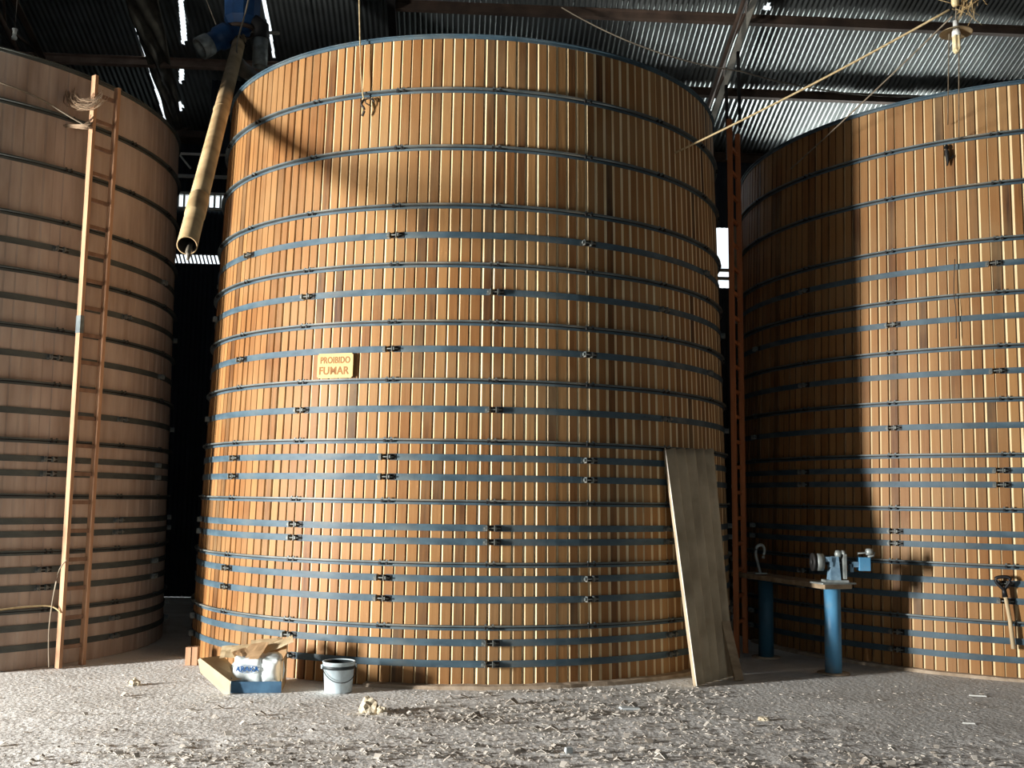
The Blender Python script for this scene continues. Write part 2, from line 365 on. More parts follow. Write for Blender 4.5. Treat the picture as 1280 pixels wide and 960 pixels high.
def truss(lat, label, pale):
    t = bpy.data.objects.new('roof_truss', None); COL.objects.link(t); t.location = roofp(lat, 0)
    t['kind'] = 'structure'; t['label'] = label; t['category'] = 'truss'
    b_ = bmesh.new(); beam(b_, roofp(lat, -0.1, -0.17), roofp(lat, 6, -0.17), 0.085, 0.02, RN)
    o = obj('top_chord', b_, pale, t); o.data.transform(Matrix.Translation(-t.location))
    b_ = bmesh.new(); lo = lambda a: roofp(lat - 0.2, a, -0.36)
    tube(b_, [lo(0.2), lo(6)], 0.035, 8)
    o = obj('bottom_chord', b_, M_STEEL, t); o.data.transform(Matrix.Translation(-t.location))
    for i in range(9):
        a0, a1 = 0.2 + 0.62 * i, 0.2 + 0.62 * (i + 1); b_ = bmesh.new()
        p, q = (roofp(lat - .05, a0, -.16), lo(a1)) if i % 2 else (lo(a0), roofp(lat - .05, a1, -.16))
        beam(b_, p, q, 0.03, 0.03)
        o = obj('web_bar', b_, M_STEEL, t); o.data.transform(Matrix.Translation(-t.location))
    for a in (1.9, 2.6):
        b_ = bmesh.new(); p = roofp(lat + .02, a, -.2); beam(b_, p, p - ZV * 1.15 + D2 * .02, 0.05, 0.04)
        if pale is M_PALEST: o = obj('hanger_bar', b_, M_DARK, t); o.data.transform(Matrix.Translation(-t.location))
    return t
truss(-0.68, 'steel roof truss with pale top chord between the middle and right tanks', M_PALEST)
truss(-10.75, 'dark steel roof truss above the left tank', M_STEEL)

# dark vertical sheets of the shaft, hanging tarp behind the hopper
bm = bmesh.new()
corr_sheet(bm, -8.42, -7.42, 6.7, 7.84, 1, lambda L, Z, h: bld(L, 1.35 + h * 1.6, Z), 8)
struct('wall_shaft', bm, M_WALL, 'dark corrugated sheets hanging behind the blue hopper', 'wall', normals=False)
bm = bmesh.new()
V = []
for j in range(25):
    a = 3.6 - 3.25 * j / 24
    row = []
    for i in range(19):
        u = i / 18; wd = 0.50 - 0.30 * j / 24
        L = -9.27 + wd * u
        row.append(bm.verts.new(roofp(L, a, -0.10 - 0.05 * sin(u * 9 + a * 2.5) * sin(a * 3.1 + u * 3) - 0.09 * abs(noise.noise(Vector((u * 4, a * 2, 0)))))))
    V.append(row)
for j in range(24):
    for i in range(18): bm.faces.new((V[j][i], V[j][i + 1], V[j + 1][i + 1], V[j + 1][i])).smooth = True
o = obj('plastic_tarp', bm, M_TARP, normals=False); origin_to(o, roofp(-9.1, 2, -0.1))
md = o.modifiers.new('thick', 'SOLIDIFY'); md.thickness = 0.004
tag(o, 'wrinkled dusty plastic tarp hanging under the roof beside a slit of daylight', 'tarp')

# ---------------------------------------------------------------- tanks
def ring_pts(R, a): return Vector((R * sin(a), -R * cos(a), 0))
lug_mesh = None
def make_lug_mesh():
    b_ = bmesh.new()
    for x in (-0.033, 0.033):
        box(b_, (x, -0.024, 0), (0.007, 0.05, 0.05)); box(b_, (x * 1.5, -0.002, 0), (0.03, 0.006, 0.05))
    box(b_, (0.018, -0.006, 0), (0.058, 0.010, 0.05), None, 1); box(b_, (0.075, -0.0065, 0), (0.04, 0.004, 0.05), None, 1)  # dark plates stand in for the shadow in and beside the lug
    tube(b_, [(-0.06, -0.03, 0), (0.085, -0.03, 0)], 0.007, 6)
    for x in (-0.048, 0.046): box(b_, (x, -0.03, 0), (0.014, 0.026, 0.026))
    bmesh.ops.recalc_face_normals(b_, faces=b_.faces)
    me = bpy.data.meshes.new('band_lug'); b_.to_mesh(me); b_.free(); me.materials.append(M_HOOPD); me.materials.append(M_DARK); return me
def ring_mesh(b_, R, prof, a0=0, a1=2 * pi, n=144, mi=0):
    full = abs(a1 - a0 - 2 * pi) < 1e-6
    rows = []
    for i in range(n if full else n + 1):
        a = a0 + (a1 - a0) * i / n
        rows.append([b_.verts.new(Vector(((R + p[0]) * sin(a), -(R + p[0]) * cos(a), p[1]))) for p in prof])
    m = len(prof)
    P = list(zip(rows, rows[1:] + rows[:1])) if full else list(zip(rows, rows[1:]))
    for A, B in P:
        for k in range(m):
            f = b_.faces.new((A[k], B[k], B[(k + 1) % m], A[(k + 1) % m])); f.material_index = mi
    if not full:
        b_.faces.new(rows[0]); b_.faces.new(rows[-1][::-1])

def tank(cx, cy, R0, R1, hoops, rim, flats, phA, phB, front, label, mats, seed, N=180, D=0.020, hm=None):
    hm = hm or M_HOOP
    global lug_mesh
    rnd = random.Random(seed)
    Rz = lambda z: R0 + (R1 - R0) * z / 5.5
    t = thing('storage_tank', label, 'tank', (cx, cy, 0), 'wooden stave tanks')
    # staves: face, pale chamfer on the left edge, groove
    b_ = bmesh.new(); tone = b_.faces.layers.float.new('tone')
    zs = [0.0] + sorted(hoops) + [rim]
    per = 2 * pi / N
    cols = []
    for i in range(N):
        j = rnd.uniform(-0.04, 0.04); a = per * i; rb = rnd.uniform(-0.0025, 0.0025); c = 0.235 + rnd.uniform(-0.06, 0.06)
        if rnd.random() < 0.15: c *= 0.6
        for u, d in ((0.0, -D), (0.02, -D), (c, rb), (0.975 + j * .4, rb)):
            cols.append([b_.verts.new(ring_pts(Rz(z) + d, a + per * u) + ZV * z) for z in zs])
    n = len(cols)
    for i in range(N):
        base = min(1, max(0, rnd.gauss(0.62, 0.2)))
        prev = base
        for k in range(len(zs) - 1):
            if rnd.random() < 0.25: prev = base + rnd.uniform(-0.18, 0.14)
            tv = prev
            q = rnd.random()
            if q < 0.03: tv = 0.08
            elif q < 0.08: tv = 0.3
            for s in range(4):
                A, B = cols[4 * i + s], cols[(4 * i + s + 1) % n]
                f = b_.faces.new((A[k], B[k], B[k + 1], A[k + 1])); f[tone] = tv if s == 2 else 0.12
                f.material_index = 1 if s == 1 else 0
    obj('stave_wall', b_, mats, t)
    b_ = bmesh.new(); zt = rim - 0.12; Rt = Rz(zt) - 0.03
    lathe(b_, [(0.01, zt + .02), (Rt, zt + .02), (Rt, zt - .03), (0.01, zt - .03)], 90, close=True)
    obj('top_cover', b_, M_BOARD, t)
    b_ = bmesh.new(); ring_mesh(b_, Rz(rim), [(0.003, -0.030), (0.012, -0.030), (0.012, -0.004), (0.026, -0.002), (0.026, 0.008), (-0.03, 0.008), (-0.03, 0.0), (0.003, 0.0)])
    obj('rim_hoop', b_, hm, t).location = (0, 0, rim)
    for k, z in enumerate(sorted(hoops)):
        b_ = bmesh.new()
        ring_mesh(b_, Rz(z), [(0.004, 0.000), (0.004, 0.014), (0.036, 0.014), (0.036, 0.000)], mi=1)
        ring_mesh(b_, Rz(z), [(0.002, -0.031), (0.010, -0.031), (0.010, -0.011), (0.002, -0.011)])
        ring_mesh(b_, Rz(z), [(0.001, -0.0108), (0.004, -0.0108), (0.004, -0.0002), (0.001, -0.0002)], mi=2)  # dark ring painted in for the shade below the ledge
        for q in range(-6, 7):
            a = rad(q * 18 + phB - 18 * round(phB / 18)) ; 
            for da in (-0.0105, 0.0105):
                if abs(a) > rad(115): continue
                p = ring_pts(Rz(z) + 0.030, a + da) + ZV * (z - 0.006)
                x = Vector((cos(a), sin(a), 0)); y = Vector((sin(a), -cos(a), 0))
                box(b_, p, (0.018, 0.020, 0.026), Matrix((x, y, ZV)).transposed(), 2)
                q_ = ring_pts(Rz(z) + 0.024, a + da) + ZV * (z + 0.020)
                box(b_, q_, (0.014, 0.014, 0.012), Matrix((x, y, ZV)).transposed(), 1)
        obj('angle_hoop', b_, [hm, M_HOOPD if hm is M_HOOP else hm, M_DARK], t).location = (0, 0, z)
        o = t.children[-1] if False else bpy.data.objects[-1]
    for name_o in [c for c in COL.objects if c.parent == t and c.name.startswith('angle_hoop')]:
        name_o.data.transform(Matrix.Translation((0, 0, -0.0)))
    if lug_mesh is None: lug_mesh = make_lug_mesh()
    for z, kind in flats:
        R = Rz(z); ph = phA if kind == 'A' else phB
        half = 0.04 / R
        b_ = bmesh.new()
        angs = [rad(ph + 36 * q) for q in range(10)]
        for a, nx_ in zip(angs, angs[1:] + [angs[0] + 2 * pi]):
            ring_mesh(b_, R, [(0.0035, -0.029), (0.0095, -0.029), (0.0095, 0.029), (0.0035, 0.029)], a + half, nx_ - half, 16)
        band = obj('flat_band', b_, hm, t); band.location = (0, 0, z)
        for a in angs:
            aa = (a + pi) % (2 * pi) - pi
            if not (rad(front[0]) < aa < rad(front[1])): continue
            o = bpy.data.objects.new('band_lug', lug_mesh); COL.objects.link(o); o.parent = band
            o.location = ring_pts(R + 0.006, aa); o.rotation_euler = (0, 0, aa)
    return t, Rz

def fix_hoops(t):
    for c in t.children:
        if c.name.startswith('angle_hoop'):
            z = c.location.z
            # ring profile was built around z = 0, bolts around the hoop height
            for v in c.data.vertices:
                if v.co.z > 0.2: v.co.z -= z

C_H = [5.323, 4.774, 4.226, 3.681, 3.154, 2.633, 2.097, 1.570, 1.036, 0.506]
C_F = [(3.95, 'A'), (3.431, 'B'), (2.909, 'A'), (2.374, 'B'), (1.949, 'A'), (1.775, 'A'), (1.343, 'B'), (1.224, 'B'), (0.907, 'A'), (0.732, 'A'), (0.374, 'B'), (0.198, 'B')]
tC, RC = tank(-0.495, 12.0, 2.96, 2.80, C_H, 5.848, C_F, -12.0, 6.4, (-95, 95),
              'tall wooden stave tank in the middle, with a no-smoking sign', [M_STAVE, M_EDGE], 3)
L_H = [5.226, 4.70, 4.179, 3.649, 3.129, 2.608, 2.076, 1.565, 1.049, 0.523]
L_F = [(3.913, 'A'), (3.39, 'B'), (2.866, 'A'), (2.34, 'B'), (1.902, 'A'), (1.768, 'A'), (1.328, 'B'), (1.21, 'B'), (0.884, 'A'), (0.72, 'A'), (0.367, 'B'), (0.19, 'B')]
tL, RL = tank(-6.448, 11.297, 2.633, 2.544, L_H, 5.718, L_F, 54, 73, (0, 130),
              'tall wooden stave tank at left in shade, with a pale ladder against it', [M_SHADE, M_SHADE], 5, N=160, D=0.005, hm=M_HOOPS)
R_H = [5.256, 4.756, 4.195, 3.66, 3.136, 2.621, 2.089, 1.568, 1.042, 0.525]
R_F = [(3.949, 'A'), (3.424, 'B'), (2.89, 'A'), (2.367, 'B'), (1.936, 'A'), (1.80, 'A'), (1.335, 'B'), (1.216, 'B'), (0.88, 'A'), (0.72, 'A'), (0.356, 'B'), (0.187, 'B')]
tR, RR = tank(6.2, 12.87, 3.40, 3.25, R_H, 5.768, R_F, -27.7, -44.6, (-100, 20),
              'tall wooden stave tank at right, half lit, with a spade handle hung on it', [M_STAVE, M_EDGE], 9, N=206)
for t in (tC, tL, tR): fix_hoops(t)
# footings
def footing(t, R, h, a0, a1, out, seed):
    rnd = random.Random(seed); b_ = bmesh.new(); n = 150; rows = []
    for i in range(n + 1):
        a = a0 + (a1 - a0) * i / n; k = out * (0.75 + 0.5 * abs(noise.noise(Vector((a * 5, seed, 0))))); hh = h * (0.8 + 0.5 * abs(noise.noise(Vector((a * 9, seed, 4)))))
        rows.append([b_.verts.new(ring_pts(R + d, a) + ZV * z) for d, z in ((-0.03, -0.01), (k, -0.01), (k * 0.85, hh * 0.8), (-0.0, hh), (-0.03, hh))])
    for A, B in zip(rows, rows[1:]):
        for k in range(4): b_.faces.new((A[k], B[k], B[k + 1], A[k + 1]))
    b_.faces.new(rows[0]); b_.faces.new(rows[-1][::-1])
    obj('footing', b_, M_DUST, t)
footing(tC, 2.96, 0.035, rad(-14), rad(52), 0.11, 2)
footing(tR, 3.40, 0.035, rad(-80), rad(10), 0.07, 5)

# ---------------------------------------------------------------- no-smoking sign
a = rad(-22.3); Rs = RC(2.76) + 0.03
sg = thing('warning_sign', 'small cream no-smoking sign fixed to the middle tank', 'sign',
           Vector((-0.495, 12.0, 2.768)) + ring_pts(Rs, a), rot=(0, rad(0.6), a))
b_ = bmesh.new(); box(b_, (0, 0.004, 0), (0.372, 0.008, 0.225)); 
bmesh.ops.bevel(b_, geom=[e for e in b_.edges if abs(e.verts[0].co.y - e.verts[1].co.y) > 0.004], offset=0.012, segments=3, affect='EDGES')
obj('sign_board', b_, M_SIGN, sg)
def text(name, body, size, parent, loc, rot, m, ext=0.0012, off=0.0, sx=1.0, shear=0.0, sp=1.0):
    c = bpy.data.curves.new(name, 'FONT'); c.body = body; c.size = size; c.extrude = ext; c.offset = off; c.align_x = 'CENTER'; c.align_y = 'CENTER'; c.shear = shear; c.space_character = sp
    tmp = bpy.data.objects.new(name + '_tmp', c); COL.objects.link(tmp)
    dg = bpy.context.evaluated_depsgraph_get(); dg.update()
    me = bpy.data.meshes.new_from_object(tmp.evaluated_get(dg)); COL.objects.unlink(tmp); bpy.data.objects.remove(tmp)
    me.transform(Matrix.Diagonal((sx, 1, 1, 1))); me.materials.clear(); me.materials.append(m)
    o = bpy.data.objects.new(name, me); COL.objects.link(o); o.parent = parent; o.location = loc; o.rotation_euler = rot
    return o
text('lettering', 'PROIBIDO', 0.082, sg, (0, -0.0012, 0.048), (pi / 2, 0, 0), M_SIGNT, off=0.0016, sx=0.80, sp=1.06)
text('lettering', 'FUMAR', 0.098, sg, (-0.012, -0.0012, -0.048), (pi / 2, 0, 0), M_SIGNT, off=0.0022, sx=0.96, sp=1.05)

# ---------------------------------------------------------------- ladders
def ladder(label, aB, bB, aT, bT, rungs, z0, dz, w1, w2, m, name='wooden_ladder', thick=0.03, patches=()):
    aB, bB, aT, bT = map(Vector, (aB, bB, aT, bT))
    t = thing(name, label, 'ladder', (aB + bB) / 2)
    o0 = t.location.copy()
    acr = (bB - aB).normalized(); out = acr.cross(ZV)
    for p, q in ((aB, aT), (bB, bT)):
        b_ = bmesh.new(); beam(b_, p, q, w1, w2, out); x = obj('rail', b_, m, t); x.data.transform(Matrix.Translation(-o0))
    for i in range(rungs):
        z = z0 + dz * i
        def at(p, q): k = (z - p.z) / (q.z - p.z); return p.lerp(q, k)
        b_ = bmesh.new(); d = (bB - aB).normalized() * (w1 * .5 - .004); bk = -out.normalized() * 0.012
        if bk.y < 0: bk = -bk
        beam(b_, at(aB, aT) - d + bk, at(bB, bT) + d + bk, 0.024, 0.036, ZV); x = obj('rung', b_, M_RUNG if m is M_LADDER else m, t); x.data.transform(Matrix.Translation(-o0))
    return t
tl_ = ladder('tall pale wooden ladder leaning on the shaded left tank', (-4.105, 9.735, 0), (-3.975, 9.945, 0), (-4.125, 9.80, 5.655), (-3.99, 10.03, 5.62), 21, 0.18, 0.265, 0.034, 0.06, M_LADDER)
b_ = bmesh.new(); beam(b_, Vector((-4.1162, 9.771, 3.10)) - tl_.location, Vector((-4.1168, 9.773, 3.27)) - tl_.location, 0.040, 0.066, (Vector((-3.975, 9.945, 0)) - Vector((-4.105, 9.735, 0))).normalized().cross(ZV)); obj('tape_wrap', b_, M_HOOPD, tl_)
ladder('tall reddish wooden ladder standing edge-on in the gap beside the right tank', (2.365, 10.98, 0), (2.535, 11.34, 0), (2.335, 10.99, 5.76), (2.50, 11.34, 5.72), 20, 0.35, 0.27, 0.04, 0.052, M_LADDER2)

# ---------------------------------------------------------------- pipe, hopper
pa, pb = Vector((-2.467, 7.69, 3.462)), Vector((-3.436, 12.35, 7.22))
d = (pb - pa).normalized()
t = thing('chute_pipe', 'long dusty beige pipe hanging slanted beside the middle tank', 'pipe', pa)
b_ = bmesh.new(); x, y, z = frame_of(d); A3 = Matrix((x, y, z)).transposed(); Lp = (pb - pa).length
lathe(b_, [(0.068, 0), (0.0765, 0), (0.0765, Lp * .999), (0.068, Lp * .999)], 28, ax=A3, close=True)
for f in b_.faces:
    if all(((A3.transposed() @ v.co).xy.length < 0.072) for v in f.verts): f.material_index = 1
obj('pipe_tube', b_, [M_PIPE, M_PIPEIN], t)
b_ = bmesh.new(); lathe(b_, [(0.0775, 0.56), (0.082, 0.57), (0.082, 0.92), (0.0775, 0.93)], 28, ax=A3); obj('pipe_collar', b_, M_PIPE, t)
b_ = bmesh.new(); lathe(b_, [(0.077, 3.2), (0.081, 3.205), (0.081, 3.24), (0.077, 3.245)], 28, ax=A3); obj('pipe_seam', b_, M_PIPE, t)
b_ = bmesh.new(); tube(b_, crom([Vector((0.02, -0.03, -0.12)), Vector((0.02, -0.02, -0.05)), Vector((0.0, 0.10, 0.04))]), [0.008, 0.012, 0.015, 0.018, 0.02, 0.022, 0.024, 0.024, 0.024, 0.024, 0.02, 0.02, 0.02], 7)
obj('hanging_rag', b_, M_TARP, t)
b_ = bmesh.new(); tube(b_, [pb - pa - d * .25 + x * .1, pb - pa - d * .20 - y * .1, pb - pa - d * .3 - x * .1, pb - pa - d * .25 + y * .1, pb - pa - d * .25 + x * .1], 0.008, 5)
obj('tie_wire', b_, M_DARK, t)

hb = Vector((-3.408, 12.3, 7.273))
t = thing('feed_hopper', 'blue feed hopper with outlet spouts under the roof above the slanted pipe', 'hopper', hb)
b_ = bmesh.new(); lathe(b_, [(0.12, 0.0), (0.16, 0.05), (0.235, 0.17), (0.25, 0.52), (0.25, 1.7), (0.0, 1.7)], 10, smooth=False); lathe(b_, [(0.0, -0.02), (0.12, -0.02), (0.12, 0)], 10)
obj('hopper_body', b_, M_BLUED, t)
b_ = bmesh.new(); lathe(b_, [(0.16, 0.01), (0.21, 0.01), (0.21, 0.05), (0.16, 0.05)], 20, close=True); obj('hopper_flange', b_, M_STEEL, t)
b_ = bmesh.new(); tube(b_, crom([(-0.04, -0.04, 0.02), (-0.12, -0.08, -0.04), (-0.26, -0.14, -0.16), (-0.37, -0.2, -0.26)], 5), [0.12] * 6 + [0.16] * 5 + [0.13] * 5, 14); obj('elbow_spout', b_, M_BLUED, t)
b_ = bmesh.new(); dd = Vector((-0.37, -0.2, -0.26)); ax = Matrix(frame_of(Vector((-0.11, -0.06, -0.10)))).transposed()
lathe(b_, [(0.10, -.02), (0.145, -.02), (0.15, 0.14), (0.11, 0.14)], 18, origin=dd, ax=ax, close=True); obj('spout_mouth', b_, M_GREYM, t)
b_ = bmesh.new(); lathe(b_, [(0.085, -0.48), (0.10, -0.48), (0.10, -0.06), (0.085, -0.06)], 18, origin=(0.27, -0.02, 0.0), close=True); obj('short_pipe', b_, M_GREYM, t)
b_ = bmesh.new(); tube(b_, [(0.10, -0.02, 0.20), (0.27, -0.02, 0.06), (0.27, -0.02, -0.10)], [0.10, 0.11, 0.11], 14); obj('pipe_elbow', b_, M_DARK, t)
b_ = bmesh.new(); tube(b_, [(0.0, 0.05, 0.04), (-0.01, 0.05, -0.02), (pb - hb + d * 0.01) / 0.921], [0.11, 0.10, 0.092], 14); obj('pipe_branch', b_, M_STEEL, t)
b_ = bmesh.new(); tube(b_, [(-0.3, 0, 0.03), (0.5, 0.05, 0.02)], 0.022, 6); obj('support_bar', b_, M_PALEST, t)
for c_ in t.children: c_.data.transform(Matrix.Scale(0.921, 4))
def wire(name, pts, r, m, label, cat, group=None):
    b_ = bmesh.new(); tube(b_, pts, r, 6); o = obj(name, b_, m); origin_to(o, pts[0]); return tag(o, label, cat, group)
wire('guy_wire', [roofp(-8.2, 3.2, -0.06), Vector((-3.684, 12.157, 7.310))], 0.008, M_WIRE, 'thin wire slanting from the roof to the blue hopper spout', 'wire')
wire('tie_rope', crom([(-3.150, 11.881, 7.909), (-3.242, 11.835, 7.310), (-3.297, 11.743, 6.896), (-3.224, 11.513, 6.592)], 5), 0.010, M_WIRE, 'rope tied round the top of the slanted pipe beside its hopper', 'rope')
b_ = bmesh.new(); tube(b_, crom([(-3.334, 11.927, 6.776), (-3.260, 11.881, 6.629), (-3.095, 11.697, 6.481), (-2.910, 11.513, 6.343)], 5), [0.02, 0.05, 0.07, 0.08, 0.085, 0.09, 0.09, 0.09, 0.085, 0.08, 0.07, 0.06, 0.06, 0.05, 0.04, 0.03], 9)
o = obj('cloth_sleeve', b_, M_TARP); origin_to(o, (-3.224, 11.789, 6.573)); tag(o, 'dusty cloth sleeve draped from the slanted pipe towards the rim of the middle tank', 'sleeve')

# ---------------------------------------------------------------- lamps
lp = Vector((3.75, 8.5, 5.62))
t = thing('hanging_lamp', 'bare spiral bulb hanging under a flat round reflector at upper right', 'lamp', lp)
b_ = bmesh.new(); lathe(b_, [(0.02, 0.035), (0.06, 0.03), (0.125, 0.0), (0.135, -0.012), (0.125, -0.006), (0.06, 0.02), (0.02, 0.025)], 36, close=True); obj('reflector', b_, M_ENAM, t)
b_ = bmesh.new(); lathe(b_, [(0.0, 0.10), (0.022, 0.10), (0.025, 0.03), (0.034, 0.0), (0.036, -0.035), (0.0, -0.035)], 18); obj('lamp_socket', b_, M_WHITE, t)
b_ = bmesh.new()
for k in range(4):
    a = pi / 4 + k * pi / 2; px_, py_ = 0.022 * cos(a), 0.022 * sin(a)
    tube(b_, [(px_, py_, -0.03), (px_, py_, -0.16)], 0.013, 8)
for k in (0, 2):
    a = pi / 4 + k * pi / 2; b2 = a + pi / 2
    tube(b_, crom([(0.022 * cos(a), 0.022 * sin(a), -0.158), (0.016 * cos((a + b2) / 2), 0.016 * sin((a + b2) / 2), -0.176), (0.022 * cos(b2), 0.022 * sin(b2), -0.158)], 4), 0.013, 8)
obj('bulb', b_, M_LAMP, t)
b_ = bmesh.new(); lathe(b_, [(0.0, 0.36), (0.02, 0.35), (0.032, 0.31), (0.03, 0.25), (0.02, 0.23), (0, 0.23)], 14); obj('insulator', b_, M_LAMP, t)
b_ = bmesh.new(); tube(b_, [(0, 0, 0.10), (0.01, 0, 0.24)], 0.006, 6); tube(b_, [(0, 0, 0.34), (0.02, 0.02, 3.5)], 0.006, 6); obj('lamp_wire', b_, M_WIRE, t)
# straw nest over the lamp
b_ = bmesh.new(); rn = random.Random(4)
for k in range(70):
    p = Vector((rn.gauss(0.10, 0.06), rn.gauss(0, 0.05), rn.gauss(0.30, 0.08))); dv = Vector((rn.gauss(0.4, .5), rn.gauss(0, .4), rn.gauss(0.5, .6))) * 0.10
    tube(b_, [p - dv, p + Vector((rn.gauss(0, .02), 0, rn.gauss(0, .02))), p + dv], 0.0025, 4)
o = obj('straw_nest', b_, M_STRAW); o.location = lp + Vector((0.02, 0, 0.02)); tag(o, 'tangle of straw caught on the wires above the hanging bulb', 'nest', kind='stuff')
# second lamp at far upper left
t = thing('lamp_holder', 'small white bulb and holder hanging high above the left tank', 'lamp', (-5.55, 11.0, 6.60))
b_ = bmesh.new(); lathe(b_, [(0, 0.075), (0.03, 0.075), (0.02, 0.04), (0.024, 0.015), (0.0, 0.015)], 14); obj('lamp_socket', b_, M_WHITE, t)
b_ = bmesh.new(); lathe(b_, [(0, 0.015), (0.016, 0.01), (0.03, -0.02), (0.026, -0.045), (0.0, -0.055)], 16); obj('bulb', b_, M_WHITE, t)
b_ = bmesh.new(); tube(b_, [(0, 0, 0.07), (0.02, 0.02, 2.9)], 0.004, 5); obj('lamp_wire', b_, M_WIRED, t)

# ---------------------------------------------------------------- wires and ropes
wire('tie_rope', sag((1.600, 10.105, 5.07), lp + Vector((-0.05, 0, 0.20)), 0.03), 0.010, M_ROPE, 'pale taut rope from the middle tank up to the hanging bulb', 'rope')
wire('power_wire', sag((2.955, 13.0, 5.33), lp + Vector((-0.03, 0, 0.14)), 0.03), 0.007, M_WIRE, 'thin wire from the hanging bulb down to the left side of the right tank', 'wire')
wire('power_wire', sag(roofp(-3.3, 3.3, -0.2), (2.98, 13.3, 7.30), 0.15) + sag((2.98, 13.3, 7.30), (6.4, 13.6, 7.22), 0.2)[1:], 0.009, M_WIRE, 'long sagging wire crossing below the roof behind both ropes', 'wire')
wire('hanging_wire', crom([(-1.58, 9.30, 8.2), (-1.47, 9.30, 5.9), (-1.435, 9.29, 5.4), (-1.41, 9.285, 5.25)], 4), 0.007, M_ROPE, 'thin cord hanging from the roof over the rim of the middle tank', 'cord')
b_ = bmesh.new(); tube(b_, crom([(0, 0, 0), (-0.02, -0.02, -0.05), (0.01, -0.02, -0.10), (-0.01, -0.01, -0.16)], 4), 0.012, 6); tube(b_, crom([(0, 0, 0), (0.06, -0.01, 0.01), (0.10, 0, -0.02)], 4), 0.008, 6); tube(b_, crom([(0.02, -.01, 0), (0.02, -0.03, -0.04), (0.07, 0, -0.06)], 4), 0.006, 6)
o = obj('rope_knot', b_, M_WIRED); o.location = (-1.41, 9.285, 5.25); tag(o, 'dark frayed knot at the end of the cord on the middle tank', 'knot')
wire('hanging_wire', sag(lp + Vector((-0.06, 0, -0.02)), (4.36, 10.14, 5.42), -0.02), 0.005, M_WIRE, 'left one of two thin wires falling from the bulb to the right tank', 'wire')
wire('hanging_wire', sag(lp + Vector((0.02, 0, -0.16)), (4.44, 10.08, 5.25), -0.01), 0.005, M_WIRE, 'right one of two thin wires falling from the bulb to the right tank', 'wire')
b_ = bmesh.new(); tube(b_, crom([(0, 0, 0.1), (-0.01, -0.012, 0.04), (0.0, -0.012, -0.06), (-0.005, -0.01, -0.12)], 4), [0.01, .016, .02, .022, .022, .022, .022, .02, .018, .014, .012, .01, .006], 7); tube(b_, crom([(0, -.01, -0.06), (0.05, -0.015, -0.03), (0.06, -0.01, -.01)], 4), 0.008, 5)
o = obj('rag_scrap', b_, M_DARK); o.location = (4.345, 10.15, 5.11); tag(o, 'dark rag scrap hanging on the right tank under the bulb wires', 'rag')
wire('hanging_wire', crom([(4.36, 10.08, 4.02), (4.34, 10.08, 3.7), (4.35, 10.07, 3.5), (4.34, 10.06, 3.22)], 5), 0.004, M_WIRED, 'dark wire dangling down the lit face of the right tank', 'wire')
wire('tie_rope', crom([(-4.83, 9.28, 5.38), (-4.56, 9.55, 5.33), (-4.3, 9.72, 5.2), (-4.14, 9.77, 5.12)], 5), 0.008, M_WIRE, 'old rope tying the pale ladder to the left tank', 'rope')
b_ = bmesh.new(); rn = random.Random(11)
for k in range(34):
    c = Vector((-4.27 + rn.gauss(0, .04), 9.75 + rn.gauss(0, .02), 5.43 + rn.gauss(0, 0.03))); pts = []
    for q in range(7):
        a = pi * (0.9 + 1.1 * q / 6); pts.append(c + Vector((0.13 * cos(a) + 0.06, 0.0, 0.10 * sin(a))) * rn.uniform(0.8, 1.15))if False else pts.append(c + Vector((0.14 * cos(a) + 0.07, 0, 0.09 * sin(a) + rn.gauss(0, .008))))
    tube(b_, pts, 0.003, 4)
for k in range(26):
    c = Vector((-4.12, 9.765, 5.12)); tube(b_, [c + Vector((rn.uniform(-0.01, .03), -0.02, rn.uniform(-.03, .12))), c + Vector((rn.uniform(-0.08, -0.02), -0.03, rn.uniform(-.03, .02))), c + Vector((rn.uniform(-0.28, -0.1), -0.03, rn.uniform(-.02, .02)))], 0.0035, 4)
o = obj('straw_twine', b_, M_TWINE); origin_to(o, (-4.15, 9.76, 5.3)); tag(o, 'frayed straw twine wound round the top of the pale ladder', 'twine', kind='stuff')
wire('hanging_wire', crom([(-4.07, 9.70, 0.98), (-4.13, 9.66, 0.85), (-4.17, 9.64, 0.4), (-4.15, 9.64, 0.02)], 5), 0.006, M_WIRE, 'thin loose wire dropping to the floor beside the pale ladder', 'wire')
wire('tie_rope', crom([(-4.60, 9.38, 0.54), (-4.4, 9.55, 0.56), (-4.2, 9.69, 0.56), (-4.10, 9.71, 0.50)], 5), 0.008, M_ROPE, 'pale cord tied low on the pale ladder', 'rope')

# ---------------------------------------------------------------- leaning fibre-cement sheet
bl, br, tl, tr = Vector((1.615, 9.275, 0.0)), Vector((2.11, 9.89, 0.0)), Vector((1.412, 9.74, 2.085)), Vector((1.985, 10.16, 2.11))
b_ = bmesh.new(); nu, nv = 88, 24; front_, back_ = [], []
nrm = ((br - bl).cross(tl - bl)).normalized()
if nrm.y > 0: nrm = -nrm
for j in range(nv + 1):
    v = j / nv; F, B = [], []
    for i in range(nu + 1):
        u = i / nu
        p = bl.lerp(br, u).lerp(tl.lerp(tr, u), v); h = 0.034 * cos(2 * pi * u * 5.5)
        if j == 0: p = p + ZV * 0.0
        F.append(b_.verts.new(p + nrm * (h + 0.004))); B.append(b_.verts.new(p + nrm * (h - 0.004)))
    front_.append(F); back_.append(B)
for j in range(nv):
    for i in range(nu):
        b_.faces.new((front_[j][i], front_[j][i + 1], front_[j + 1][i + 1], front_[j + 1][i])).smooth = True
        b_.faces.new((back_[j][i + 1], back_[j][i], back_[j + 1][i], back_[j + 1][i + 1])).smooth = True
    for i, s in ((0, 1), (nu, -1)):
        b_.faces.new((front_[j][i], front_[j + 1][i], back_[j + 1][i], back_[j][i])).material_index = 1
